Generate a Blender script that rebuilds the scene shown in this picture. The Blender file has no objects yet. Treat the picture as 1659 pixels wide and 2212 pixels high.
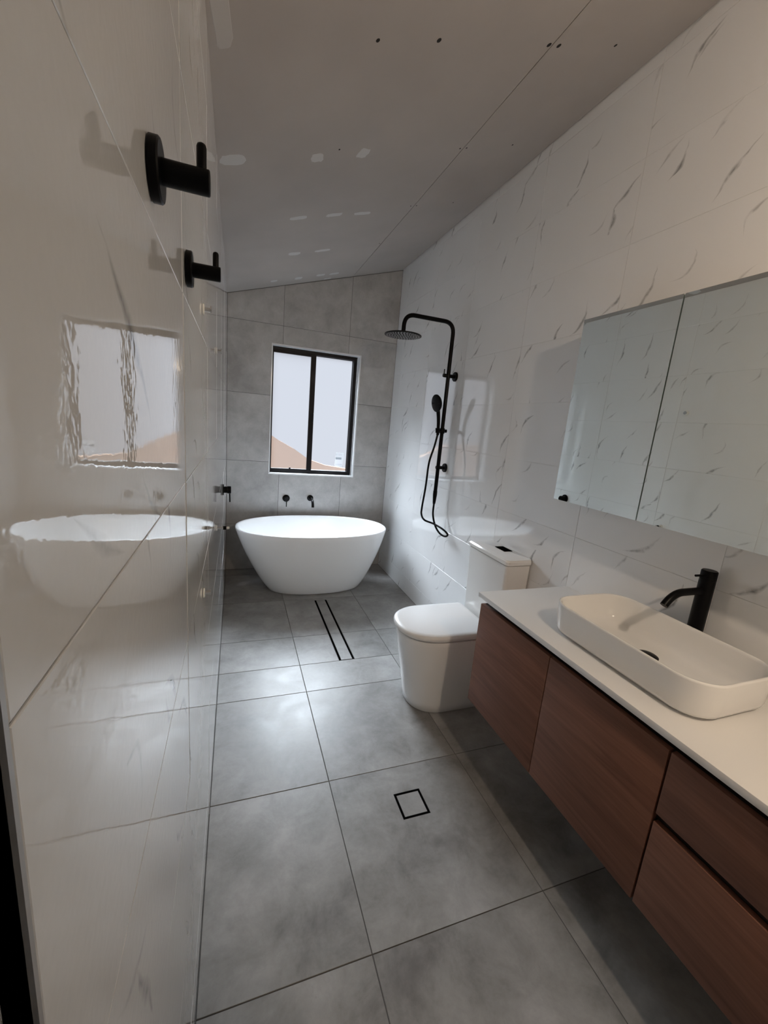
import bpy, bmesh, math, random
from mathutils import Vector, Matrix
random.seed(7)
S = bpy.context.scene
COL = S.collection

# ------------------------------------------------------------------ camera
cam_d = bpy.data.cameras.new('camera'); cam = bpy.data.objects.new('camera', cam_d); COL.objects.link(cam)
cam_d.sensor_fit = 'HORIZONTAL'; cam_d.sensor_width = 36.0; cam_d.lens = 19.283
cam_d.clip_start = 0.01
r = Vector((0.94038, -0.32939, 0.08475)); u = Vector((-0.00974, 0.22299, 0.97477)); f = Vector((0.33998, 0.91748, -0.20649))
M = Matrix((( r.x, u.x, -f.x, 0.06713), (r.y, u.y, -f.y, -3.97739), (r.z, u.z, -f.z, 1.47436), (0, 0, 0, 1)))
cam.matrix_world = M
S.camera = cam

# ------------------------------------------------------------------ world, daylight, exposure
W = bpy.data.worlds.new('sky'); S.world = W; W.use_nodes = True
W.node_tree.nodes['Background'].inputs['Color'].default_value = (0.86, 0.89, 0.98, 1)
W.node_tree.nodes['Background'].inputs['Strength'].default_value = 0.36
S.view_settings.view_transform = 'Standard'
S.view_settings.look = 'None'
S.view_settings.exposure = 1.36
S.view_settings.gamma = 1.0
S.view_settings.use_curve_mapping = False
sun_d = bpy.data.lights.new('sun_offscreen', 'SUN'); sun = bpy.data.objects.new('sun_offscreen', sun_d); COL.objects.link(sun)
sun_d.energy = 23.0; sun_d.angle = math.radians(60); sun_d.color = (0.82, 0.91, 1.0)      # hazy daylight from above and outside
sun.rotation_euler = Vector((-0.13, 1.0, 1.12)).to_track_quat('Z', 'Y').to_euler()
# lamp behind the camera, placed by the shadows of the mirror cabinet, vanity, basin and tap
lamp_d = bpy.data.lights.new('lamp_behind_camera_offscreen', 'POINT'); lamp = bpy.data.objects.new('lamp_behind_camera_offscreen', lamp_d); COL.objects.link(lamp)
lamp_d.energy = 13.5; lamp_d.color = (1.0, 0.80, 0.60); lamp_d.shadow_soft_size = 0.025
lamp.location = (0.85, -4.24, 2.16)

# ------------------------------------------------------------------ layout constants (metres)
XL, XR = -0.0134, 1.523        # finished faces of the long walls
YN = -4.05                     # inner face of the near wall
YE = -3.809                    # where the left wall stops at the doorway
H1, SL = 2.4415, 0.3013        # ceiling height at x = 0 and its slope
def ceil_z(x): return H1 + SL * x
G = 0.0016                     # joint depth

# ------------------------------------------------------------------ materials
def new_mat(name):
    m = bpy.data.materials.new(name); m.use_nodes = True
    nt = m.node_tree; b = nt.nodes['Principled BSDF']
    return m, nt, b
def N(nt, t, **kw):
    n = nt.nodes.new(t)
    for k, v in kw.items():
        if k.startswith('i_'):
            n.inputs[k[2:].replace('_', ' ')].default_value = v
        else: setattr(n, k, v)
    return n
def ramp(nt, src, stops, interp='LINEAR'):
    n = nt.nodes.new('ShaderNodeValToRGB'); n.color_ramp.interpolation = interp
    e = n.color_ramp.elements
    while len(e) < len(stops): e.new(0.5)
    for k, (p, c) in enumerate(stops):
        e[k].position = p; e[k].color = (c, c, c, 1) if not hasattr(c, '__len__') else (*c, 1)
    nt.links.new(src, n.inputs['Fac']); return n.outputs['Color']
def math_n(nt, op, a, b=None, c=None):
    n = nt.nodes.new('ShaderNodeMath'); n.operation = op
    for k, v in enumerate((a, b, c)):
        if v is None: continue
        if isinstance(v, (int, float)): n.inputs[k].default_value = v
        else: nt.links.new(v, n.inputs[k])
    return n.outputs[0]
def mix_c(nt, fac, a, b, mode='MIX'):
    n = nt.nodes.new('ShaderNodeMix'); n.data_type = 'RGBA'; n.blend_type = mode
    for k, v in ((0, fac), (6, a), (7, b)):
        if isinstance(v, (int, float)): n.inputs[k].default_value = v
        elif isinstance(v, tuple): n.inputs[k].default_value = (*v, 1)
        else: nt.links.new(v, n.inputs[k])
    return n.outputs[2]
def simple(name, col, rough=0.4, metal=0.0, spec=0.5, coat=0.0):
    m, nt, b = new_mat(name)
    b.inputs['Base Color'].default_value = (*col, 1); b.inputs['Roughness'].default_value = rough
    b.inputs['Metallic'].default_value = metal; b.inputs['Specular IOR Level'].default_value = spec
    b.inputs['Coat Weight'].default_value = coat
    return m
def coords(nt, per_object=True):
    """world position, shifted by a random amount for each object"""
    g = N(nt, 'ShaderNodeNewGeometry')
    if not per_object: return g.outputs['Position']
    oi = N(nt, 'ShaderNodeObjectInfo')
    k = N(nt, 'ShaderNodeVectorMath', operation='SCALE'); k.inputs[0].default_value = (13.1, 7.7, 19.3)
    nt.links.new(oi.outputs['Random'], k.inputs['Scale'])
    a = N(nt, 'ShaderNodeVectorMath', operation='ADD')
    nt.links.new(g.outputs['Position'], a.inputs[0]); nt.links.new(k.outputs[0], a.inputs[1])
    return a.outputs[0]
def noise(nt, vec, scale, detail=3.0, rough=0.5, dist=0.0):
    n = N(nt, 'ShaderNodeTexNoise'); n.inputs['Scale'].default_value = scale; n.inputs['Detail'].default_value = detail
    n.inputs['Roughness'].default_value = rough; n.inputs['Distortion'].default_value = dist
    nt.links.new(vec, n.inputs['Vector']); return n.outputs['Fac']
def bump(nt, b, h, dist, strength=1.0):
    n = N(nt, 'ShaderNodeBump'); n.inputs['Strength'].default_value = strength; n.inputs['Distance'].default_value = dist
    nt.links.new(h, n.inputs['Height']); nt.links.new(n.outputs['Normal'], b.inputs['Normal'])

def marble_tile():
    m, nt, b = new_mat('glossy_marble_tile')
    v = coords(nt)
    wob = N(nt, 'ShaderNodeTexNoise'); wob.inputs['Scale'].default_value = 14.0; wob.inputs['Detail'].default_value = 2.0
    nt.links.new(v, wob.inputs['Vector'])
    sp = N(nt, 'ShaderNodeSeparateXYZ'); nt.links.new(v, sp.inputs[0])
    wy = math_n(nt, 'ADD', sp.outputs['Y'], math_n(nt, 'MULTIPLY', math_n(nt, 'SUBTRACT', wob.outputs['Fac'], 0.5), 0.045))
    def strokes(size, ang, ln, wd, thr, bend, shift):
        cb = N(nt, 'ShaderNodeCombineXYZ')
        nt.links.new(math_n(nt, 'MULTIPLY_ADD', wy, 1/size, shift), cb.inputs[0]); nt.links.new(math_n(nt, 'MULTIPLY_ADD', sp.outputs['Z'], 1/size, shift*1.7), cb.inputs[1])
        vo = N(nt, 'ShaderNodeTexVoronoi', voronoi_dimensions='2D', feature='F1'); vo.inputs['Scale'].default_value = 1.0
        nt.links.new(cb.outputs[0], vo.inputs['Vector'])
        d = N(nt, 'ShaderNodeVectorMath', operation='SUBTRACT'); nt.links.new(cb.outputs[0], d.inputs[0]); nt.links.new(vo.outputs['Position'], d.inputs[1])
        ds = N(nt, 'ShaderNodeSeparateXYZ'); nt.links.new(d.outputs[0], ds.inputs[0])
        cl = N(nt, 'ShaderNodeSeparateColor'); nt.links.new(vo.outputs['Color'], cl.inputs[0])
        a = math_n(nt, 'MULTIPLY_ADD', cl.outputs['Red'], 0.9, ang - 0.45)
        ca, sa = math_n(nt, 'COSINE', a), math_n(nt, 'SINE', a)
        uu = math_n(nt, 'ADD', math_n(nt, 'MULTIPLY', ds.outputs[0], ca), math_n(nt, 'MULTIPLY', ds.outputs[1], sa))
        vv = math_n(nt, 'SUBTRACT', math_n(nt, 'MULTIPLY', ds.outputs[1], ca), math_n(nt, 'MULTIPLY', ds.outputs[0], sa))
        k = math_n(nt, 'MULTIPLY', math_n(nt, 'SUBTRACT', cl.outputs['Green'], 0.5), bend)
        vv = math_n(nt, 'SUBTRACT', vv, math_n(nt, 'MULTIPLY', k, math_n(nt, 'MULTIPLY', uu, uu)))
        L = math_n(nt, 'MULTIPLY_ADD', cl.outputs['Blue'], ln, ln*0.35)
        env = math_n(nt, 'MAXIMUM', math_n(nt, 'SUBTRACT', 1.0, math_n(nt, 'ABSOLUTE', math_n(nt, 'DIVIDE', uu, L))), 0.0)
        t = math_n(nt, 'DIVIDE', math_n(nt, 'ABSOLUTE', vv), math_n(nt, 'MULTIPLY_ADD', env, wd, 0.002))
        s_ = math_n(nt, 'MAXIMUM', math_n(nt, 'SUBTRACT', 1.0, t), 0.0)
        on = math_n(nt, 'GREATER_THAN', cl.outputs['Blue'], thr)
        return math_n(nt, 'MULTIPLY', math_n(nt, 'MULTIPLY', s_, math_n(nt, 'POWER', env, 0.5)), on)
    vein = math_n(nt, 'MAXIMUM', strokes(0.23, 2.15, 0.34, 0.050, 0.48, 3.0, 0.0), math_n(nt, 'MULTIPLY', strokes(0.17, 2.3, 0.30, 0.05, 0.68, 5.0, 3.3), 0.6))
    vein = math_n(nt, 'MULTIPLY', vein, ramp(nt, noise(nt, v, 28.0, 3.0, 0.6), [(0.35, 0.25), (0.6, 1.0)]))
    cloud = ramp(nt, noise(nt, v, 2.4, 3.0), [(0.3, 0.965), (0.7, 1.0)])
    base = mix_c(nt, 1.0, MARBLE_COL, cloud, 'MULTIPLY')
    col = mix_c(nt, math_n(nt, 'MULTIPLY', vein, 0.85), base, (0.14, 0.14, 0.15))
    nt.links.new(col, b.inputs['Base Color'])
    b.inputs['Roughness'].default_value = 0.025
    b.inputs['IOR'].default_value = 1.9
    bump(nt, b, noise(nt, v, 85.0, 1.5), 0.00011)
    return m
MARBLE_COL = (0.86, 0.865, 0.87)
def concrete_tile(name, lo, hi, rough):
    m, nt, b = new_mat(name)
    v = coords(nt)
    big = noise(nt, v, 1.9, 4.0, 0.55, 0.3)
    med = noise(nt, v, 7.0, 6.0, 0.65, 0.4)
    fine = noise(nt, v, 60.0, 4.0, 0.7)
    s = math_n(nt, 'ADD', math_n(nt, 'MULTIPLY', big, 0.46), math_n(nt, 'MULTIPLY', med, 0.44))
    s = math_n(nt, 'ADD', s, math_n(nt, 'MULTIPLY', fine, 0.10))
    c = ramp(nt, s, [(0.36, lo), (0.50, tuple((a + b_) / 2 for a, b_ in zip(lo, hi))), (0.64, hi)])
    speck = ramp(nt, noise(nt, v, 23.0, 5.0, 0.7), [(0.66, 0.0), (0.75, 1.0)])
    c = mix_c(nt, math_n(nt, 'MULTIPLY', speck, 0.22), c, tuple(a * 0.55 for a in lo))
    nt.links.new(c, b.inputs['Base Color'])
    nt.links.new(ramp(nt, med, [(0.3, rough - 0.06), (0.7, rough + 0.07)]), b.inputs['Roughness'])
    bump(nt, b, fine, 0.0004, 0.5)
    return m
def plaster():
    m, nt, b = new_mat('bare_plasterboard')
    v = coords(nt, False)
    c = ramp(nt, noise(nt, v, 2.2, 4.0), [(0.3, (0.40, 0.365, 0.34)), (0.7, (0.46, 0.42, 0.39))])
    nt.links.new(c, b.inputs['Base Color']); b.inputs['Roughness'].default_value = 0.85
    bump(nt, b, noise(nt, v, 160.0, 2.0), 0.0003, 0.5)
    return m
def wood():
    m, nt, b = new_mat('walnut_laminate')
    v = coords(nt)
    mp = N(nt, 'ShaderNodeMapping'); mp.inputs['Scale'].default_value = (1.0, 0.07, 1.0); nt.links.new(v, mp.inputs['Vector'])
    g1 = noise(nt, mp.outputs[0], 30.0, 5.0, 0.62, 0.8)
    mp2 = N(nt, 'ShaderNodeMapping'); mp2.inputs['Scale'].default_value = (1.0, 0.03, 1.0); nt.links.new(v, mp2.inputs['Vector'])
    g2 = noise(nt, mp2.outputs[0], 180.0, 3.0, 0.6)
    s = math_n(nt, 'ADD', math_n(nt, 'MULTIPLY', g1, 0.7), math_n(nt, 'MULTIPLY', g2, 0.3))
    c = ramp(nt, s, [(0.30, (0.12, 0.050, 0.031)), (0.5, (0.175, 0.076, 0.048)), (0.68, (0.22, 0.100, 0.064))])
    nt.links.new(c, b.inputs['Base Color']); b.inputs['Roughness'].default_value = 0.5; b.inputs['Specular IOR Level'].default_value = 0.3
    bump(nt, b, g2, 0.0003, 0.4)
    return m
def frosted_glass():
    m, nt, b = new_mat('frosted_glass'); nt.nodes.remove(b)
    out = nt.nodes['Material Output']
    tr = N(nt, 'ShaderNodeBsdfTransparent'); tr.inputs['Color'].default_value = (0.80, 0.805, 0.81, 1)
    tl = N(nt, 'ShaderNodeBsdfTranslucent'); tl.inputs['Color'].default_value = (0.9, 0.91, 0.95, 1)
    c = N(nt, 'ShaderNodeMixShader'); c.inputs[0].default_value = 0.012
    nt.links.new(tr.outputs[0], c.inputs[1]); nt.links.new(tl.outputs[0], c.inputs[2])
    nt.links.new(c.outputs[0], out.inputs['Surface'])
    return m
def sticker_mat():
    m, nt, b = new_mat('printed_label')
    tc = N(nt, 'ShaderNodeTexCoord'); sp = N(nt, 'ShaderNodeSeparateXYZ'); nt.links.new(tc.outputs['Generated'], sp.inputs[0])
    x, z = sp.outputs['X'], sp.outputs['Z']
    def band(v, a, c): return math_n(nt, 'MULTIPLY', math_n(nt, 'GREATER_THAN', v, a), math_n(nt, 'LESS_THAN', v, c))
    text = noise(nt, tc.outputs['Generated'], 26.0, 1.0)
    tm = math_n(nt, 'GREATER_THAN', text, 0.5)
    k = math_n(nt, 'MULTIPLY', band(z, 0.52, 0.66), band(x, 0.10, 0.72))
    k = math_n(nt, 'MAXIMUM', k, math_n(nt, 'MULTIPLY', math_n(nt, 'MULTIPLY', band(z, 0.80, 0.90), band(x, 0.1, 0.75)), math_n(nt, 'MULTIPLY', tm, 0.35)))
    k = math_n(nt, 'MAXIMUM', k, math_n(nt, 'MULTIPLY', math_n(nt, 'MULTIPLY', band(z, 0.14, 0.20), band(x, 0.1, 0.8)), math_n(nt, 'MULTIPLY', tm, 0.6)))
    c = mix_c(nt, math_n(nt, 'MULTIPLY', k, 0.6), (0.92, 0.93, 0.95), (0.25, 0.30, 0.36))
    nt.links.new(c, b.inputs['Base Color']); b.inputs['Roughness'].default_value = 0.6
    tl = N(nt, 'ShaderNodeBsdfTranslucent'); nt.links.new(c, tl.inputs['Color'])
    mx = N(nt, 'ShaderNodeMixShader'); mx.inputs[0].default_value = 0.14
    tp = N(nt, 'ShaderNodeBsdfTransparent')
    nt.links.new(b.outputs[0], mx.inputs[1]); nt.links.new(tl.outputs[0], mx.inputs[2])
    nt.links.new(mx.outputs[0], nt.nodes['Material Output'].inputs['Surface'])
    return m

MARBLE = marble_tile()
GREYW = concrete_tile('grey_wall_tile', (0.33, 0.32, 0.312), (0.55, 0.54, 0.53), 0.45)
GREYF = concrete_tile('grey_floor_tile', (0.145, 0.138, 0.132), (0.355, 0.345, 0.335), 0.42)
WHITE_GROUT = simple('white_grout', (0.78, 0.78, 0.77), 0.9)
GREY_GROUT = simple('grey_grout', (0.10, 0.097, 0.093), 0.9)
FLOOR_GROUT = simple('floor_grout', (0.085, 0.082, 0.078), 0.9)
PLASTER = plaster()
PATCH = simple('plaster_filler', (0.60, 0.59, 0.575), 0.9)
DARK = simple('dark_hole', (0.01, 0.009, 0.008), 0.9)
BLACK = simple('matte_black_metal', (0.0025, 0.0025, 0.003), 0.36, spec=0.12)
SLOT = simple('black_slot', (0.003, 0.003, 0.003), 0.9, spec=0.0)
FRAME = simple('dark_bronze_aluminium', (0.006, 0.005, 0.006), 0.4, spec=0.2)
CERAMIC = simple('white_ceramic', (0.82, 0.815, 0.80), 0.08, coat=0.3)
ACRYLIC = simple('white_acrylic', (0.90, 0.91, 0.915), 0.22)
STONE = simple('white_stone_top', (0.80, 0.79, 0.775), 0.32)
WOOD = wood()
CARC = simple('dark_carcass', (0.018, 0.013, 0.011), 0.6)
MIRROR = simple('mirror', (0.82, 0.86, 0.84), 0.0, metal=1.0)
GLASS_EDGE = simple('mirror_edge', (0.62, 0.68, 0.66), 0.25)
WPAINT = simple('white_paint', (0.75, 0.74, 0.73), 0.6)
HALL = simple('dim_hall_paint', (0.12, 0.105, 0.10), 0.8)
CHROME = simple('chrome', (0.75, 0.75, 0.74), 0.12, metal=1.0)
CLEAR = simple('milky_plastic', (0.78, 0.78, 0.75), 0.2)
TRIM = simple('satin_aluminium', (0.55, 0.54, 0.53), 0.35, metal=0.6)
REVEAL = simple('white_reveal_tile', (0.80, 0.81, 0.82), 0.12)
FROST = frosted_glass()
BRICK = simple('terracotta_render', (0.85, 0.54, 0.36), 0.9, spec=0.0)

# ------------------------------------------------------------------ object helpers
def mesh_obj(name, verts, faces, mat, parent=None, smooth=False, sharp=40):
    me = bpy.data.meshes.new(name); me.from_pydata([tuple(v) for v in verts], [], faces); me.update()
    bm = bmesh.new(); bm.from_mesh(me); bmesh.ops.recalc_face_normals(bm, faces=bm.faces); bm.to_mesh(me); bm.free()
    me.materials.append(mat)
    if smooth:
        for p in me.polygons: p.use_smooth = True
        me.set_sharp_from_angle(angle=math.radians(sharp))
    o = bpy.data.objects.new(name, me); COL.objects.link(o)
    if parent: o.parent = parent
    return o
def tag(o, label, cat, group=None):
    o['label'] = label; o['category'] = cat
    if group: o['group'] = group
    return o
def struct(o, label=None):
    o['kind'] = 'structure'
    if label: o['label'] = label
    return o
def thing(name, loc, label, cat, group=None):
    o = bpy.data.objects.new(name, None); COL.objects.link(o); o.empty_display_size = 0.05
    o.location = loc; bpy.context.view_layer.update()
    return tag(o, label, cat, group)
def adopt(child, parent):
    """parent without moving (all parts are modelled in world space)"""
    child.parent = parent; child.matrix_parent_inverse = Matrix.Translation(-Vector(parent.location)); return child
class MB:
    def __init__(s): s.v = []; s.f = []
    def add(s, verts, faces):
        k = len(s.v); s.v += [Vector(v) for v in verts]; s.f += [[i + k for i in fc] for fc in faces]; return s
    def box(s, x0, x1, y0, y1, z0, z1):
        return s.add([(x0,y0,z0),(x1,y0,z0),(x1,y1,z0),(x0,y1,z0),(x0,y0,z1),(x1,y0,z1),(x1,y1,z1),(x0,y1,z1)],
                     [(0,3,2,1),(4,5,6,7),(0,1,5,4),(1,2,6,5),(2,3,7,6),(3,0,4,7)])
    def rings(s, rings, cap0=True, cap1=True):
        n = len(rings[0]); vs = [v for rg in rings for v in rg]; fs = []
        for k in range(len(rings) - 1):
            for i in range(n):
                j = (i + 1) % n; fs.append((k*n+i, k*n+j, (k+1)*n+j, (k+1)*n+i))
        if cap0: fs.append(tuple(range(n))[::-1])
        if cap1: fs.append(tuple(range((len(rings)-1)*n, len(rings)*n)))
        return s.add(vs, fs)
    def lathe(s, c, axis, prof, n=28):
        """prof: (distance along axis, radius)"""
        a = Vector(axis).normalized(); t = Vector((0,0,1)) if abs(a.z) < 0.9 else Vector((1,0,0))
        e1 = a.cross(t).normalized(); e2 = a.cross(e1); c = Vector(c)
        return s.rings([[c + a*d + (e1*math.cos(q) + e2*math.sin(q))*rr for q in (2*math.pi*i/n for i in range(n))] for d, rr in prof])
    def tube(s, pts, rad, n=14):
        pts = [Vector(p) for p in pts]; rings = []
        ref = None
        for i, p in enumerate(pts):
            t = (pts[min(i+1, len(pts)-1)] - pts[max(i-1, 0)]).normalized()
            if ref is None:
                ref = t.cross(Vector((0,0,1)) if abs(t.z) < 0.9 else Vector((0,1,0))).normalized()
            ref = (ref - t * ref.dot(t)).normalized(); b = t.cross(ref)
            rr = rad(i / (len(pts)-1)) if callable(rad) else rad
            rings.append([p + (ref*math.cos(q) + b*math.sin(q))*rr for q in (2*math.pi*k/n for k in range(n))])
        return s.rings(rings)
    def build(s, name, mat, parent=None, smooth=False, bevel=0.0, seg=2, sharp=40):
        o = mesh_obj(name, s.v, s.f, mat, None, smooth, sharp)
        if bevel:
            me = o.data; bm = bmesh.new(); bm.from_mesh(me)
            bmesh.ops.bevel(bm, geom=list(bm.edges), offset=bevel, segments=seg, profile=0.5, affect='EDGES', clamp_overlap=True)
            bm.to_mesh(me); bm.free()
            for p in me.polygons: p.use_smooth = True
            me.set_sharp_from_angle(angle=math.radians(35))
        if parent: adopt(o, parent)
        return o
def box(name, x0, x1, y0, y1, z0, z1, mat, parent=None, bevel=0.0):
    return MB().box(min(x0,x1), max(x0,x1), min(y0,y1), max(y0,y1), min(z0,z1), max(z0,z1)).build(name, mat, parent, bevel=bevel)
def smooth_path(pts, k=8):
    P = [Vector(p) for p in pts]; out = []
    for i in range(len(P)-1):
        a, b, c, d = P[max(i-1,0)], P[i], P[i+1], P[min(i+2, len(P)-1)]
        for j in range(k):
            t = j / k
            out.append(0.5*((2*b) + (c-a)*t + (2*a-5*b+4*c-d)*t*t + (3*b-a-3*c+d)*t*t*t))
    out.append(P[-1]); return out
def fillet_path(pts, rad, k=8):
    P = [Vector(p) for p in pts]; out = [P[0]]
    for i in range(1, len(P)-1):
        a = (P[i-1]-P[i]).normalized(); b = (P[i+1]-P[i]).normalized()
        p0, p1 = P[i] + a*rad, P[i] + b*rad
        for j in range(k+1):
            t = j / k; out.append(p0*(1-t)**2 + P[i]*2*t*(1-t) + p1*t*t)
    out.append(P[-1]); return out

# polygon tiles -----------------------------------------------------
def clip(poly, a, b, c):
    """keep a*u + b*v <= c"""
    out = []
    for i in range(len(poly)):
        p, q = poly[i], poly[(i+1) % len(poly)]
        dp, dq = a*p[0]+b*p[1]-c, a*q[0]+b*q[1]-c
        if dp <= 0: out.append(p)
        if (dp < 0 < dq) or (dq < 0 < dp):
            t = dp / (dp - dq); out.append((p[0]+t*(q[0]-p[0]), p[1]+t*(q[1]-p[1])))
    return out
def area(p): return sum(p[i][0]*p[(i+1)%len(p)][1] - p[(i+1)%len(p)][0]*p[i][1] for i in range(len(p))) / 2
def inset(poly, d):
    if area(poly) < 0: poly = poly[::-1]
    n = len(poly); out = []
    for i in range(n):
        p0, p1, p2 = Vector(poly[i-1]), Vector(poly[i]), Vector(poly[(i+1) % n])
        e1 = (p1-p0).normalized(); e2 = (p2-p1).normalized()
        n1 = Vector((-e1.y, e1.x)); n2 = Vector((-e2.y, e2.x))
        k = 1 + n1.dot(n2)
        m = (n1 + n2) / k if k > 1e-4 else n1
        out.append(tuple(p1 + m*d))
    return out
def tile(poly, to3, normal_depth, mat, parent, gap=0.0012, cham=0.0009, tilt=0.0):
    """poly in wall coordinates; to3(u, v, depth) -> world; face at depth 0, body behind it"""
    poly = [p for i, p in enumerate(poly) if (Vector(p) - Vector(poly[i-1])).length > 1e-4]
    if len(poly) < 3: return None
    q = inset(poly, gap); c = inset(q, cham); n = len(q)
    u0 = sum(p[0] for p in q)/n; v0 = sum(p[1] for p in q)/n
    ta, tb = random.uniform(-tilt, tilt), random.uniform(-tilt, tilt)
    off = lambda p, d: to3(p[0]-u0, p[1]-v0, d + ta*(p[0]-u0) + tb*(p[1]-v0)) - to3(0, 0, 0)
    vs = [off(p, 0) for p in c] + [off(p, -cham) for p in q] + [off(p, -normal_depth) for p in q]
    fs = [tuple(range(n))] + [(i, n+i, n+(i+1)%n, (i+1)%n) for i in range(n)] + [(n+i, 2*n+i, 2*n+(i+1)%n, n+(i+1)%n) for i in range(n)]
    o = mesh_obj('tile', vs, fs, mat)
    o.location = to3(u0, v0, 0)
    o.parent = parent
    return o
def grid(u_lines, v_lines):
    for a, b in zip(u_lines, u_lines[1:]):
        for c, d in zip(v_lines, v_lines[1:]):
            yield [(a, c), (b, c), (b, d), (a, d)]

# ------------------------------------------------------------------ the setting
# floor
fl = struct(box('floor', XL-0.12, XR+0.12, -5.45, 0.05, -0.08, -G, FLOOR_GROUT))
F3 = lambda a, b, d: Vector((a, b, d))
XJ = [XL, 0.447, 1.047, XR]
YJ = [YN, -3.772, -3.172, -2.572, -1.972, -1.712, -1.372, -0.771, -0.171, -0.001]
DX0, DX1, DY0, DY1 = 0.694, 0.794, -1.708, -0.808     # linear drain
QX0, QX1, QY0, QY1 = 0.688, 0.803, -2.815, -2.700     # square drain
for t in grid(XJ, YJ):
    (a, c), (b, _), (_, d) = t[0], t[1], t[2]
    if abs(a-0.447) < 1e-6 and abs(c+1.372) < 1e-6:      # notched around the drain's end
        tile([(a,c),(DX0,c),(DX0,DY1),(DX1,DY1),(DX1,c),(b,c),(b,d),(a,d)], F3, 0.0014, GREYF, fl, gap=0.0015)
    elif abs(a-0.447) < 1e-6 and abs(c+1.712) < 1e-6:    # cut in two by the drain
        tile([(a,c),(DX0,c),(DX0,d),(a,d)], F3, 0.0014, GREYF, fl, gap=0.0015)
        tile([(DX1,c),(b,c),(b,d),(DX1,d)], F3, 0.0014, GREYF, fl, gap=0.0015)
    elif abs(a-0.447) < 1e-6 and abs(c+3.172) < 1e-6:    # hole for the square drain
        g = 0.0015; o4 = [(a+g,c+g),(b-g,c+g),(b-g,d-g),(a+g,d-g)]; i4 = [(QX0,QY0),(QX1,QY0),(QX1,QY1),(QX0,QY1)]
        vs = [Vector((*p, z)) for z in (0, -0.0014) for p in o4 + i4]
        fs = []
        for i in range(4):
            j = (i+1) % 4
            fs += [(i, j, 4+j, 4+i), (i, j, 8+j, 8+i), (4+i, 4+j, 12+j, 12+i)]
        o = mesh_obj('tile', vs, fs, GREYF); o.parent = fl
    else:
        tile(t, F3, 0.0014, GREYF, fl, gap=0.0015)

# long wall behind the vanity
ZJ = [0.0, 0.15, 0.45, 0.75, 1.05, 1.35, 1.65, 1.95, 2.25, 2.55, 2.85, 2.95]
YW = [YN, -3.77, -3.17, -2.57, -1.97, -1.37, -0.77, -0.17, 0.0]
wr = struct(box('wall_right', XR+G, XR+0.12, YN-0.1, 0.0, 0.0, ceil_z(XR)+0.06, WHITE_GROUT))
for t in grid([-y for y in reversed(YW)], ZJ):
    t = clip(t, 0, 1, ceil_z(XR)-0.001)
    if len(t) > 2: tile(t, lambda a, b, d: Vector((XR - d, -a, b)), 0.0014, MARBLE, wr, gap=0.0008, cham=0.0003, tilt=0.0006)

# left wall, ends at the doorway
wl = MB(); wl.box(XL-0.12, XL-G, YE, 0.0, 0.0, H1+0.04).box(XL-0.12, XL-G, YN-0.05, YE, 2.04, H1+0.04)
wl = struct(wl.build('wall_left', WHITE_GROUT))
YL = [YE+0.004, -3.205, -2.605, -2.005, -1.405, -0.805, -0.205, 0.0]
for t in grid(YL, ZJ):
    t = clip(t, 0, 1, ceil_z(XL)-0.001)
    if len(t) > 2: tile(t, lambda a, b, d: Vector((XL + d, a, b)), 0.0014, MARBLE, wl, gap=0.0009, cham=0.0006, tilt=0.0022)
tile([(YN, 2.05), (YE+0.003, 2.05), (YE+0.003, H1-0.006), (YN, H1-0.006)], lambda a, b, d: Vector((XL + d, a, b)), 0.0014, MARBLE, wl)
struct(box('trim_1', XL-0.012, XL+0.0006, YE, YE+0.0035, 0.0, 2.04, TRIM), 'slim aluminium edge trim where the tiled wall stops at the doorway')

# back wall with the window opening
OX0, OX1, OZ0, OZ1 = 0.3556, 1.1764, 0.9335, 2.094
wb = MB()
wb.box(XL-0.12, OX0, G, 0.14, 0, 3.0).box(OX1, XR+0.12, G, 0.14, 0, 3.0).box(OX0, OX1, G, 0.14, 0, OZ0).box(OX0, OX1, G, 0.14, OZ1, 3.0)
wb = struct(wb.build('wall_back', GREY_GROUT))
B3 = lambda a, b, d: Vector((a, -d, b))
cols = [XL, 0.4515, 1.0515, XR]; rows = [0.0, 0.448, 1.048, 1.648, 2.248, 2.95]
for t in grid(cols, rows):
    (a, c), (b, _), (_, d) = t[0], t[1], t[2]
    if b > OX0 and a < OX1 and d > OZ0 and c < OZ1:
        lo, hi = max(c, OZ0), min(d, OZ1); l, r_ = max(a, OX0), min(b, OX1)
        if a < OX0:        # left column
            if c < OZ0: p = [(a,c),(b,c),(b,OZ0),(OX0,OZ0),(OX0,d),(a,d)]
            elif d > OZ1: p = [(a,c),(OX0,c),(OX0,OZ1),(b,OZ1),(b,d),(a,d)]
            else: p = [(a,c),(OX0,c),(OX0,d),(a,d)]
        elif b > OX1:      # right column
            if c < OZ0: p = [(a,c),(b,c),(b,d),(OX1,d),(OX1,OZ0),(a,OZ0)]
            elif d > OZ1: p = [(OX1,c),(b,c),(b,d),(a,d),(a,OZ1),(OX1,OZ1)]
            else: p = [(OX1,c),(b,c),(b,d),(OX1,d)]
        else:
            if c < OZ0: p = [(a,c),(b,c),(b,OZ0),(a,OZ0)]
            elif d > OZ1: p = [(a,OZ1),(b,OZ1),(b,d),(a,d)]
            else: continue
        tile(p, B3, 0.0014, GREYW, wb, gap=0.0013)
    else:
        t = clip(t, -SL, 1, H1 - 0.002)
        if len(t) > 2: tile(t, B3, 0.0014, GREYW, wb, gap=0.0013)

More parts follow.
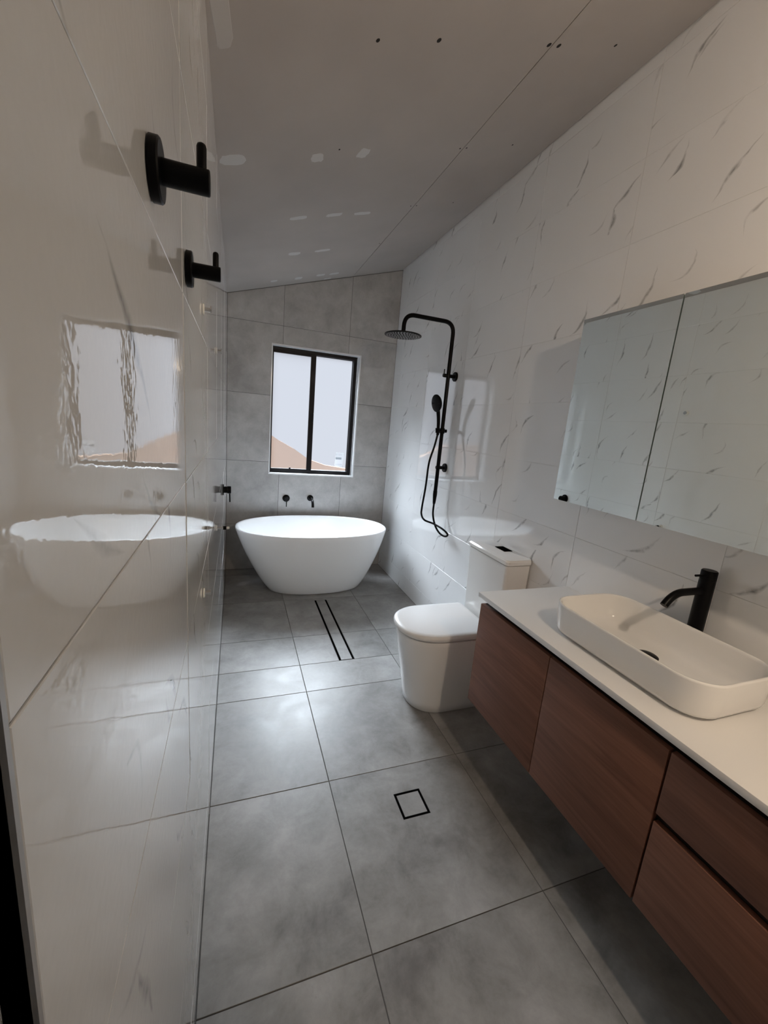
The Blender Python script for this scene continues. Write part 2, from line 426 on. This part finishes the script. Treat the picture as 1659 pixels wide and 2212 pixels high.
# unseen near wall with an added nib, and the dark hall beyond the doorway (behind the camera)
nw = MB(); nw.box(XL-0.12, 0.72, YN-0.10, YN, 0, 3.0).box(0.72, XR+0.12, YN-0.10, YN, 2.36, 3.0)  # left nib added to block lamp light from the near left wall
struct(nw.build('wall_near_lamp_block', WPAINT))
lob = MB(); lob.box(XL-0.12, XR+0.12, -5.45, -5.35, 0, 3.0).box(XL-0.22, XL-0.12, -5.35, YN-0.10, 0, 3.0).box(XR+0.12, XR+0.22, -5.35, 0.0, 0, 3.0)
struct(lob.build('wall_lobby', WPAINT))
hl = MB()
hl.box(-0.85, -0.75, YN-0.1, -3.5, 0, 2.6).box(-0.75, XL-0.12, -3.6, -3.5, 0, 2.6).box(-0.75, XL-0.12, YN-0.1, YN, 0, 2.6).box(-0.85, XL-0.12, YN-0.1, -3.5, 2.45, 2.6).box(-0.85, XL-0.02, YN-0.1, -3.5, -0.08, -0.01)
struct(hl.build('wall_recess', HALL))

# ceiling: two plasterboards, joint along the room at x = 1.047
def ceil_box(name, x0, x1, y0, y1, up0, up1, mat, parent=None):
    v = [(x, y, ceil_z(x) + h) for h in (up0, up1) for x, y in ((x0,y0),(x1,y0),(x1,y1),(x0,y1))]
    o = mesh_obj(name, v, [(0,3,2,1),(4,5,6,7),(0,1,5,4),(1,2,6,5),(2,3,7,6),(3,0,4,7)], mat)
    if parent: o.parent = parent
    return o
ce = struct(ceil_box('ceiling', XL-0.22, XR+0.22, -5.45, 0.14, 0.012, 0.09, DARK))
ceil_box('plasterboard', XL-0.01, 1.0455, YN, -0.003, 0, 0.012, PLASTER, ce)
ceil_box('plasterboard', 1.0485, XR-0.004, YN, -0.003, 0, 0.012, PLASTER, ce)
cs = math.sqrt(1 + SL*SL)
SMEAR = simple('plaster_smear', (0.50, 0.475, 0.455), 0.9)
def patch(x, y, lx, ly, rot=0.0, seed=0, h=0.0009, mat=None):
    rnd = random.Random(seed); n = 18; top = []; bot = []
    for i in range(n):
        q = 2*math.pi*i/n
        cu, cv = math.cos(q), math.sin(q)
        cu = math.copysign(abs(cu)**0.6, cu)*lx/2*rnd.uniform(0.88, 1.08); cv = math.copysign(abs(cv)**0.6, cv)*ly/2*rnd.uniform(0.82, 1.1)
        px = x + (cu*math.cos(rot) - cv*math.sin(rot))/cs; py = y + cu*math.sin(rot) + cv*math.cos(rot)
        bot.append(Vector((px, py, ceil_z(px) - 0.00005)))
        ix = x + (px-x)*0.9; iy = y + (py-y)*0.9
        top.append(Vector((ix, iy, ceil_z(ix) - h)))
    o = mesh_obj('plaster_patch', bot + top, [tuple(range(n, 2*n))] + [(i, (i+1)%n, n+(i+1)%n, n+i) for i in range(n)], mat or PATCH); o.parent = ce
for k, (x, y, a, b) in enumerate([(0.045,-1.955,0.10,0.075),(0.381,-1.945,0.055,0.07),(0.574,-1.965,0.05,0.075),(0.383,-1.353,0.10,0.045),(0.583,-1.356,0.095,0.045),
        (0.746,-1.344,0.105,0.04),(0.433,-0.776,0.085,0.06),(0.626,-0.78,0.115,0.045),(0.347,-0.169,0.06,0.05),(0.545,-0.162,0.065,0.07),(0.725,-0.177,0.075,0.06),
        (0.84,-0.169,0.085,0.05),(0.808,-0.04,0.07,0.04),(0.022,-2.60,0.05,0.22)]):
    patch(x, y, a, b, random.Random(k).uniform(-0.15, 0.15), k, mat=SMEAR if y < -2.5 else None)
def ceil_dot(x, y, rr):
    n = 8; v = [Vector((x + rr*math.cos(2*math.pi*i/n), y + rr*1.3*math.sin(2*math.pi*i/n), 0)) for i in range(n)]
    for p in v: p.z = ceil_z(p.x) - 0.0002
    v2 = [p + Vector((0, 0, 0.0015)) for p in v]
    o = MB().rings([v2, v]).build('screw_head', DARK); o.parent = ce
for x, y, rr in ((0.449,-2.55,0.006),(0.639,-2.558,0.007),(1.034,-2.556,0.007),(1.074,-2.554,0.007),(1.299,-2.564,0.005),(1.298,-1.982,0.004),(1.03,-1.97,0.004),
                 (1.062,-1.972,0.004),(1.027,-1.39,0.004),(1.063,-1.39,0.004),(1.30,-1.39,0.004),(0.462,-2.0,0.004),(1.03,-0.80,0.004)):
    ceil_dot(x, y, rr)

# window -----------------------------------------------------------------
win = struct(thing('window_1', (0.766, 0.0, 0.93), 'sliding window with two frosted panes in a dark frame', 'window'))
del win['category']
FY0, FY1 = 0.075, 0.135
box('reveal_tile', OX0-0.001, OX1+0.001, -0.002, FY0+0.01, OZ0-0.001, OZ0+0.010, REVEAL, win)      # sill
box('reveal_tile', OX0-0.001, OX1+0.001, -0.002, FY0+0.01, OZ1-0.010, OZ1+0.001, REVEAL, win)
box('reveal_tile', OX0-0.001, OX0+0.010, -0.002, FY0+0.01, OZ0+0.010, OZ1-0.010, REVEAL, win)
for z0, z1 in ((OZ0+0.010, 1.0487), (1.0495, 1.6487), (1.6495, OZ1-0.010)):
    box('reveal_tile', OX1-0.010, OX1+0.001, -0.002, FY0+0.01, z0, z1, REVEAL, win)
X0, X1, Z0, Z1 = 0.3635, 1.162, 0.9445, 2.084
fr = MB(); fr.box(X0, X1, FY0, FY1, Z0, Z0+0.034).box(X0, X1, FY0, FY1, Z1-0.030, Z1).box(X0, X0+0.016, FY0, FY1, Z0+0.034, Z1-0.030).box(X1-0.034, X1, FY0, FY1, Z0+0.034, Z1-0.030)
fr.build('frame', FRAME, win)
def sash(x0, x1, z0, z1, y0, y1, ls, rs, ts, bs):
    m = MB(); m.box(x0, x0+ls, y0, y1, z0, z1).box(x1-rs, x1, y0, y1, z0, z1).box(x0+ls, x1-rs, y0, y1, z0, z0+bs).box(x0+ls, x1-rs, y0, y1, z1-ts, z1)
    s = m.build('sash', FRAME, win)
    pn = box('pane', x0+ls-0.003, x1-rs+0.003, (y0+y1)/2-0.0025, (y0+y1)/2+0.0025, z0+bs-0.003, z1-ts+0.003, FROST)
    pn.parent = s
    return s
sash(0.372, 0.765, 0.955, 2.062, 0.080, 0.100, 0.010, 0.046, 0.028, 0.028)
sash(0.735, 1.132, 0.970, 2.060, 0.106, 0.126, 0.036, 0.008, 0.010, 0.010)
lt = box('latch', 0.748, 0.764, 0.062, 0.081, 1.440, 1.525, FRAME, win, bevel=0.004)
box('drain_clip', 0.55, 0.567, 0.076, 0.081, 0.978, 0.995, FRAME, win)
st = mesh_obj('window_sticker', [(1.005,0.1125,1.02),(1.086,0.1125,1.018),(1.100,0.1125,1.160),(1.016,0.1125,1.164),(1.005,0.1132,1.02),(1.086,0.1132,1.018),(1.100,0.1132,1.160),(1.016,0.1132,1.164)],
              [(0,1,2,3),(7,6,5,4),(0,4,5,1),(1,5,6,2),(2,6,7,3),(3,7,4,0)], sticker_mat())
tag(st, 'small white printed paper sticker on the frosted window pane', 'sticker')
# garden wall outside, a warm blur through the glass
gp = [(-0.6, -0.3), (2.4, -0.3), (2.4, 0.88), (1.38, 0.905), (1.08, 0.94), (0.88, 1.0), (0.71, 1.11), (0.53, 1.20), (0.42, 1.265), (0.2, 1.30), (-0.6, 1.32)]
gn = len(gp)
struct(mesh_obj('wall_garden', [(x, 0.95, z) for x, z in gp] + [(x, 0.98, z) for x, z in gp], [tuple(range(gn)), tuple(range(gn, 2*gn))] + [(q, (q+1) % gn, gn + (q+1) % gn, gn + q) for q in range(gn)], BRICK))

# ------------------------------------------------------------------ bathtub
def superell(cx, cy, a, b, z, n=56, e=2.25):
    out = []
    for i in range(n):
        q = 2*math.pi*i/n; c, s_ = math.cos(q), math.sin(q)
        out.append(Vector((cx + a*math.copysign(abs(c)**(2/e), c), cy + b*math.copysign(abs(s_)**(2/e), s_), z)))
    return out
TX, TY, TH = 0.716, -0.500, 0.565
def tub():
    rg = []
    A0, B0, A1, B1 = 0.405, 0.205, 0.650, 0.390
    prof = [(0.0, -0.020), (0.006, -0.006), (0.02, 0.006)]
    for z, d in prof: rg.append(superell(TX+0.03, TY, A0+d, B0+d, z))
    for k in range(1, 13):
        t = k/12; z = 0.02 + (TH-0.03)*t
        g = t**0.80*0.75 + 0.25*math.sin(t*math.pi/2)
        rg.append(superell(TX + 0.03*(1-t), TY, A0+0.006+(A1-A0-0.006)*g, B0+0.006+(B1-B0-0.006)*g, z))
    rg.append(superell(TX, TY, A1-0.003, B1-0.003, TH-0.002)); rg.append(superell(TX, TY, A1-0.009, B1-0.009, TH))
    rg.append(superell(TX, TY, A1-0.018, B1-0.018, TH-0.002)); rg.append(superell(TX, TY, A1-0.023, B1-0.023, TH-0.010))
    for k in range(1, 11):
        t = k/10; z = TH-0.010 - (TH-0.12)*t
        g = (1-t)**0.62
        rg.append(superell(TX, TY, 0.36+(A1-0.023-0.36)*g, 0.17+(B1-0.023-0.17)*g, z))
    rg.append(superell(TX, TY, 0.2, 0.08, 0.108))
    m = MB(); m.rings(rg)
    return m
bt = thing('bathtub', (TX, TY, 0), 'white oval freestanding bathtub under the window', 'bathtub')
tub().build('shell', ACRYLIC, bt, smooth=True, sharp=60)
MB().lathe((TX, TY, 0.109), (0,0,1), [(0,0.035),(0.004,0.035),(0.006,0.03),(0.006,0.001)]).build('waste_plug', BLACK, bt, smooth=True)

# bath mixer and spout on the back wall
def mixer(name, c, n, label, lever_len=0.062, plate_r=0.034, body_l=0.05, cat='tap'):
    c = Vector(c); n = Vector(n); o = thing(name, c, label, cat)
    MB().lathe(c + n*0.0005, n, [(0,plate_r),(0.006,plate_r),(0.008,plate_r-0.002),(0.008,0.01)]).build('wall_plate', BLACK, o, True)
    MB().lathe(c, n, [(0.007,0.021),(0.03,0.021),(0.0305,0.024),(body_l,0.024),(body_l+0.003,0.021),(body_l+0.003,0.001)]).build('body', BLACK, o, True)
    e = c + n*(body_l-0.006)
    MB().tube([e + Vector((0,0,-0.02)), e + Vector((0,0,-0.03-lever_len)) + n*0.002], 0.0042).build('lever', BLACK, o, True)
    return o
mixer('bath_mixer', (0.526, 0.0, 0.706), (0,-1,0), 'matte black bath mixer with a lever on the grey wall above the bathtub', lever_len=0.045)
sp = thing('bath_spout', (0.757, 0.0, 0.713), 'matte black curved bath spout on the grey wall above the bathtub', 'tap')
MB().lathe((0.757, -0.0005, 0.713), (0,-1,0), [(0,0.030),(0.007,0.030),(0.009,0.027),(0.009,0.01)]).build('wall_plate', BLACK, sp, True)
MB().tube(fillet_path([(0.757,-0.008,0.713),(0.757,-0.155,0.713),(0.757,-0.175,0.655)], 0.045), 0.0125).build('spout', BLACK, sp, True)

# ------------------------------------------------------------------ left wall fittings
mixer('shower_mixer', (XL+0.001, -1.17, 0.979), (1,0,0), 'matte black shower mixer on the marble-tiled wall beside the bathtub end', lever_len=0.05, plate_r=0.036)
def hook(y, z, label):
    o = thing('robe_hook', (XL, y, z), label, 'hook', 'black robe hooks')
    MB().lathe((XL+0.0012, y, z), (1,0,0), [(0,0.0275),(0.0075,0.0275),(0.009,0.026),(0.009,0.005)], 40).build('wall_plate', BLACK, o, True)
    MB().lathe((XL, y, z), (1,0,0), [(0.009,0.0115),(0.0525,0.0115),(0.0535,0.0105),(0.0535,0.001)], 32).build('stem', BLACK, o, True)
    MB().lathe((XL+0.0455, y, z), (0,0,1), [(0.0,0.0048),(0.030,0.0048),(0.0325,0.0040),(0.0338,0.002),(0.034,0.0005)], 20).build('peg', BLACK, o, True)
hook(-3.463, 1.697, 'black round robe hook on the tiled wall, the one further from the window')
hook(-3.154, 1.699, 'black round robe hook on the tiled wall, the one nearer the window')
def mount(y, z, ln, label, tip=False):
    o = thing('towel_rail_mount', (XL, y, z), label, 'bracket', 'bare towel rail mounts')
    MB().lathe((XL+0.0012, y, z), (1,0,0), [(0,0.013),(0.003,0.013),(0.004,0.011),(0.004,0.003)], 20).build('wall_disc', CLEAR, o, True)
    MB().lathe((XL, y, z), (1,0,0), [(0.004,0.0055),(ln-0.003,0.0055),(ln-0.003,0.010),(ln,0.010),(ln,0.001)], 18).build('stem', CHROME, o, True)
    if tip:
        MB().lathe((XL+ln, y, z), (1,0,0), [(0,0.0085),(0.014,0.0085),(0.014,0.001)], 18).build('collar', BLACK, o, True)
        MB().lathe((XL+ln+0.014, y, z), (1,0,0), [(0,0.006),(0.011,0.006),(0.012,0.005),(0.012,0.001)], 18).build('tip', CLEAR, o, True)
mount(-2.80, 1.712, 0.021, 'small bare wall mount high on the tiled wall, nearer the robe hooks')
mount(-2.06, 1.712, 0.021, 'small bare wall mount high on the tiled wall, towards the window')
mount(-2.06, 0.962, 0.030, 'bare wall mount with a black collar and pale tip below the others', True)
mount(-2.84, 0.988, 0.021, 'small bare wall mount low on the tiled wall')

# ------------------------------------------------------------------ shower column
PX, PY = 1.463, -1.265
sc = thing('shower_column', (XR, PY, 0.93), 'matte black rail shower with an overhead rose on the marble wall', 'shower')
MB().tube(fillet_path([(PX,PY,1.0),(PX,PY,1.6),(PX,PY,2.195),(1.098,PY,2.195),(1.098,PY,2.085)], 0.075, 10), 0.0138, 18).build('riser_pipe', BLACK, sc, True)
MB().lathe((PX,PY,0.93), (0,0,1), [(0,0.009),(0.012,0.011),(0.07,0.0155),(0.10,0.0155),(0.101,0.0135)], 18).build('hose_coupling', BLACK, sc, True)
hd = MB().lathe((1.098,PY,2.058), (0,0,1), [(0,0.119),(0.0015,0.1225),(0.006,0.1225),(0.0085,0.119),(0.012,0.028),(0.030,0.017),(0.034,0.0145)], 56).build('shower_rose', BLACK, sc, True)
nz = MB()
for rr, n in ((0.018,6),(0.036,12),(0.054,18),(0.072,24),(0.090,30),(0.106,34)):
    for i in range(n):
        q = 2*math.pi*i/n; nz.lathe((1.098+rr*math.cos(q), PY+rr*math.sin(q), 2.0583), (0,0,-1), [(0,0.0046),(0.0022,0.004),(0.003,0.0008)], 7)
no = nz.build('nozzles', simple('grey_rubber', (0.42,0.42,0.43), 0.6)); no['kind'] = 'stuff'; no.parent = hd; no.matrix_parent_inverse = hd.matrix_world.inverted()
for z, first in ((1.847, True), (1.203, False)):
    br = MB().lathe((XR, PY, z), (-1,0,0), [(0.012,0.0125),(0.098 if first else 0.075,0.0125),(0.100 if first else 0.077,0.011),(0.100 if first else 0.077,0.001)], 20).build('wall_bracket', BLACK, sc, True)
    fg = MB().lathe((XR-0.0012, PY, z), (-1,0,0), [(0,0.0325),(0.010,0.0325),(0.013,0.0295),(0.013,0.01)], 28).build('flange', BLACK)
    fg.parent = br
    if first:
        lv = MB().tube([(XR-0.094, PY, z+0.008), (XR-0.094, PY, z+0.042)], 0.0035, 10).build('diverter_lever', BLACK, None, True); lv.parent = br
MB().lathe((PX, PY, 1.449), (0,0,1), [(0,0.0175),(0.002,0.019),(0.036,0.019),(0.038,0.0175)], 20).lathe((PX, PY-0.006, 1.468), (-1,-0.25,0), [(0.015,0.010),(0.048,0.010)], 16).lathe((PX-0.045, PY-0.018, 1.452), (-0.12,-0.1,1), [(0,0.014),(0.032,0.0155)], 18).lathe((PX+0.012, PY, 1.468), (1,0,0), [(0,0.012),(0.022,0.012),(0.023,0.001)], 16).build('slider', BLACK, sc, True)
hose = [(1.421,-1.284,1.44),(1.402,-1.29,1.352),(1.374,-1.29,1.235),(1.368,-1.29,1.066),(1.357,-1.288,0.911),(1.362,-1.282,0.852),(1.405,-1.255,0.803),(1.448,-1.325,0.792),(1.475,-1.425,0.776),(1.490,-1.474,0.752),(1.490,-1.440,0.728),(1.476,-1.382,0.735),(1.464,-1.323,0.776),(1.462,-1.272,0.847),(1.463,-1.265,0.935)]
MB().tube(smooth_path(hose, 8), 0.0072, 10).build('hose', BLACK, sc, True)
# hand shower resting in the slider
hs = thing('hand_shower', (1.421, -1.284, 1.44), 'matte black oval hand shower parked in the rail slider', 'hand shower')
MB().tube(smooth_path([(1.4215,-1.284,1.435),(1.419,-1.284,1.50),(1.412,-1.285,1.56),(1.402,-1.287,1.605)], 5), lambda t: 0.0105 + 0.003*t, 14).build('handle', BLACK, hs, True)
hc = Vector((1.385,-1.291,1.653)); nn = Vector((-0.90,-0.28,-0.20)).normalized(); up = (Vector((0,0,1)) - nn*nn.z).normalized(); sd = up.cross(nn)
rg = []
for d, k in ((-0.016,0.25),(-0.015,0.6),(-0.010,0.88),(0.0,1.0),(0.007,1.0),(0.009,0.95),(0.009,0.02)):
    rg.append([hc + nn*d + up*(math.cos(2*math.pi*i/28)*0.060*k) + sd*(math.sin(2*math.pi*i/28)*0.047*k) for i in range(28)])
MB().rings(rg).build('spray_head', BLACK, hs, True)

# ------------------------------------------------------------------ toilet
CY = -2.145
tl = thing('toilet', (1.2, CY, 0), 'white back-to-wall toilet beside the vanity', 'toilet')
def dshape(xf, hw, xb, z, n=30, rb=0.0, e=2.3):
    """rounded front (towards -x), straight sides, flat back"""
    depth = min(hw*1.12, xb - xf - 0.02); out = []
    for i in range(n+1):
        q = math.pi/2 + math.pi*i/n; c, s_ = math.cos(q), math.sin(q)
        out.append(Vector((xf + depth + depth*math.copysign(abs(c)**(2/e), c), CY + hw*math.copysign(abs(s_)**(2/e), s_), z)))
    k = 4
    for i in range(k+1): out.append(Vector((xb - rb + rb*math.sin(math.pi/2*i/k), CY - hw + rb - rb*math.cos(math.pi/2*i/k), z)))
    for i in range(k+1): out.append(Vector((xb - rb + rb*math.cos(math.pi/2*i/k), CY + hw - rb + rb*math.sin(math.pi/2*i/k), z)))
    return out
def ring_z(rs, **kw): return MB().rings(rs)
pan = []
for z, xf, hw in ((0.0,0.968,0.152),(0.004,0.962,0.157),(0.05,0.955,0.160),(0.15,0.938,0.165),(0.25,0.918,0.171),(0.34,0.900,0.177),(0.40,0.890,0.181),(0.421,0.889,0.181),(0.425,0.892,0.179),(0.426,0.905,0.166),(0.434,0.905,0.166)):
    pan.append(dshape(xf, hw, XR-0.006, z, rb=0.006))
MB().rings(pan).build('pan', CERAMIC, tl, True, sharp=50)
seat = [dshape(0.890, 0.178, 1.345, 0.4335, rb=0.02), dshape(0.884, 0.184, 1.35, 0.4345, rb=0.02), dshape(0.884, 0.184, 1.35, 0.4375, rb=0.02), dshape(0.888, 0.18, 1.347, 0.4395, rb=0.02)]
LIDP = simple('white_seat_plastic', (0.80, 0.795, 0.785), 0.3, spec=0.3)
MB().rings(seat).build('seat', LIDP, tl, True, sharp=50)
lid = [dshape(0.880, 0.184, 1.352, 0.4405, rb=0.02), dshape(0.874, 0.190, 1.356, 0.4415, rb=0.02), dshape(0.872, 0.192, 1.358, 0.452, rb=0.02), dshape(0.874, 0.190, 1.357, 0.460, rb=0.02), dshape(0.881, 0.183, 1.352, 0.4655, rb=0.02), dshape(0.905, 0.160, 1.335, 0.4675, rb=0.02)]
MB().rings(lid).build('lid', LIDP, tl, True, sharp=50)
def rrect(x0, x1, y0, y1, z, r_, n=6):
    out = []
    for cx, cy, a in ((x1-r_, y1-r_, 0), (x0+r_, y1-r_, 90), (x0+r_, y0+r_, 180), (x1-r_, y0+r_, 270)):
        for i in range(n+1):
            q = math.radians(a + 90*i/n); out.append(Vector((cx + r_*math.cos(q), cy + r_*math.sin(q), z)))
    return out
ci = MB().rings([rrect(1.376, XR-0.004, CY-0.172, CY+0.172, 0.429, 0.018), rrect(1.371, XR-0.004, CY-0.180, CY+0.180, 0.60, 0.02), rrect(1.366, XR-0.004, CY-0.187, CY+0.187, 0.824, 0.02), rrect(1.370, XR-0.004, CY-0.183, CY+0.183, 0.826, 0.02)])
cis = ci.build('cistern', CERAMIC, tl, True, sharp=35)
lidc = MB().rings([rrect(1.365, XR-0.003, CY-0.188, CY+0.188, 0.828, 0.02), rrect(1.360, XR-0.003, CY-0.193, CY+0.193, 0.8305, 0.022), rrect(1.360, XR-0.003, CY-0.193, CY+0.193, 0.848, 0.022), rrect(1.366, XR-0.003, CY-0.187, CY+0.187, 0.856, 0.022), rrect(1.38, XR-0.004, CY-0.17, CY+0.17, 0.858, 0.02)]).build('cistern_lid', CERAMIC, None, True, sharp=35)
lidc.parent = cis
MB().box(1.445, 1.498, CY-0.044, CY-0.0008, 0.8575, 0.8605).box(1.445, 1.498, CY+0.0008, CY+0.044, 0.8575, 0.8605).build('flush_button', SLOT).parent = cis

# ------------------------------------------------------------------ vanity
VX = 1.058; VY0, VY1 = -2.590, -4.030; VB, VT = 0.310, 0.767
va = thing('vanity_cabinet', (1.29, -3.33, VB), 'wall-hung walnut vanity cabinet with handleless doors and drawers', 'cabinet')
box('carcass', VX+0.020, XR-0.001, VY1+0.002, VY0-0.002, VB+0.002, 0.764, CARC, va)
box('finger_rail', VX+0.045, XR-0.001, VY1+0.012, VY0-0.004, 0.764, 0.7945, CARC, va)
box('side_panel', VX+0.0195, XR-0.001, VY0-0.0018, VY0, VB, 0.766, WOOD, va)
box('door', VX, VX+0.018, -3.0085, VY0, VB, VT, WOOD, va, bevel=0.0008)
box('door', VX, VX+0.018, -3.4215, -3.0115, VB, VT, WOOD, va, bevel=0.0008)
box('drawer_front', VX, VX+0.018, VY1, -3.4275, 0.590, VT, WOOD, va, bevel=0.0008)
box('drawer_front', VX, VX+0.018, VY1, -3.4275, VB, 0.566, WOOD, va, bevel=0.0008)
ct = box('stone_benchtop', 1.046, XR-0.0005, VY1-0.006, -2.579, 0.7955, 0.8155, STONE, None, bevel=0.0012)
tag(ct, 'white stone benchtop on the walnut vanity', 'countertop')

# basin
ba = thing('wash_basin', (1.29, -3.165, 0.816), 'white rectangular vessel basin with rounded corners on the vanity top', 'basin')
bx0, bx1, by0, by1, bz0, bz1 = 1.120, 1.452, -3.432, -2.892, 0.8162, 0.926
def br_(d, z, rc): return rrect(bx0+d, bx1-d, by0+d, by1-d, z, rc, 9)
rings = [br_(0.030, bz0, 0.06), br_(0.026, bz0, 0.062), br_(0.026, bz0+0.005, 0.062), br_(0.017, bz0+0.007, 0.068), br_(0.010, bz0+0.012, 0.075), br_(0.006, bz0+0.022, 0.08), br_(0.003, bz0+0.06, 0.084), br_(0.0, bz1-0.006, 0.087),
         br_(0.0005, bz1-0.002, 0.087), br_(0.003, bz1, 0.085), br_(0.006, bz1, 0.083), br_(0.0085, bz1-0.003, 0.08), br_(0.010, bz1-0.010, 0.079), br_(0.016, bz1-0.05, 0.075), br_(0.024, bz0+0.034, 0.068), br_(0.034, bz0+0.022, 0.06), br_(0.050, bz0+0.016, 0.05), br_(0.09, bz0+0.013, 0.04), br_(0.13, bz0+0.011, 0.03)]
MB().rings(rings).build('bowl', CERAMIC, ba, True, sharp=60)
MB().lathe((1.285,-3.165,bz0+0.0105), (0,0,1), [(0,0.027),(0.006,0.027),(0.010,0.027),(0.0105,0.033),(0.013,0.033),(0.017,0.026),(0.019,0.012),(0.0192,0.001)], 30).build('pop_up_waste', BLACK, ba, True)

# basin tap
tx, ty = 1.4755, -3.168
bp = thing('basin_tap', (tx, ty, 0.8155), 'tall matte black basin mixer tap behind the white basin', 'tap')
MB().lathe((tx,ty,0.8156), (0,0,1), [(0,0.0255),(0.004,0.0255),(0.005,0.022)], 28).build('base_ring', BLACK, bp, True)
MB().lathe((tx,ty,0.8156), (0,0,1), [(0.004,0.0225),(0.266,0.0225),(0.2665,0.0215),(0.268,0.0215),(0.2685,0.0225),(0.296,0.0225),(0.299,0.020),(0.299,0.001)], 30).build('body', BLACK, bp, True)
MB().tube(fillet_path([(tx-0.015,ty,1.047),(tx-0.140,ty,1.047),(tx-0.172,ty,1.008)], 0.04), 0.0115, 18).build('spout', BLACK, bp, True)
MB().tube([(tx-0.018,ty,1.099),(tx-0.062,ty,1.100)], 0.0036, 12).build('lever', BLACK, bp, True)

# mirror cabinet
MX = 1.383; MZ0, MZ1 = 1.223, 1.955
mc = thing('mirror_cabinet', (1.45, -3.2, MZ0), 'frameless mirrored wall cabinet above the vanity', 'mirror cabinet')
box('carcass', MX+0.021, XR-0.001, -3.962, -2.552, MZ0+0.002, MZ1-0.002, WPAINT, mc)
for y0, y1 in ((-2.9525,-2.550),(-3.5585,-2.9575),(-3.964,-3.5635)):
    d = box('mirror_door', MX+0.005, MX+0.020, y0, y1, MZ0, MZ1, GLASS_EDGE, mc)
    g = box('mirror_glass', MX, MX+0.0049, y0, y1, MZ0, MZ1, MIRROR); g.parent = d

# ------------------------------------------------------------------ floor drains
ld = thing('linear_drain', (0.744, -1.26, 0), 'long tile-insert channel drain with black slots in front of the bathtub', 'drain')
def ringbox(m, x0, x1, y0, y1, z0, z1, t):
    m.box(x0, x1, y0, y0+t, z0, z1).box(x0, x1, y1-t, y1, z0, z1).box(x0, x0+t, y0+t, y1-t, z0, z1).box(x1-t, x1, y0+t, y1-t, z0, z1)
MB().box(DX0+0.001, DX1-0.001, DY0+0.001, DY1-0.001, -0.0015, -0.0011).build('channel', SLOT, ld)
MB().box(DX0+0.001, DX0+0.014, DY0+0.001, DY1-0.001, -0.0011, -0.0003).box(DX1-0.014, DX1-0.001, DY0+0.001, DY1-0.001, -0.0011, -0.0003).build('slot_edge', SLOT, ld)
for a, b in ((DY0+0.003, -1.373), (-1.371, DY1-0.003)):
    box('tile', DX0+0.0145, DX1-0.0145, a, b, -0.0011, 0.0, GREYF, ld)
fd = thing('floor_drain', (0.7455, -2.7575, 0), 'square tile-insert floor drain with a black rim', 'drain')
m = MB(); ringbox(m, QX0+0.0004, QX1-0.0004, QY0+0.0004, QY1-0.0004, -0.0013, 0.0, 0.009); m.build('rim', SLOT, fd)
box('tile', QX0+0.0100, QX1-0.0100, QY0+0.0100, QY1-0.0100, -0.0013, -0.0002, GREYF, fd)
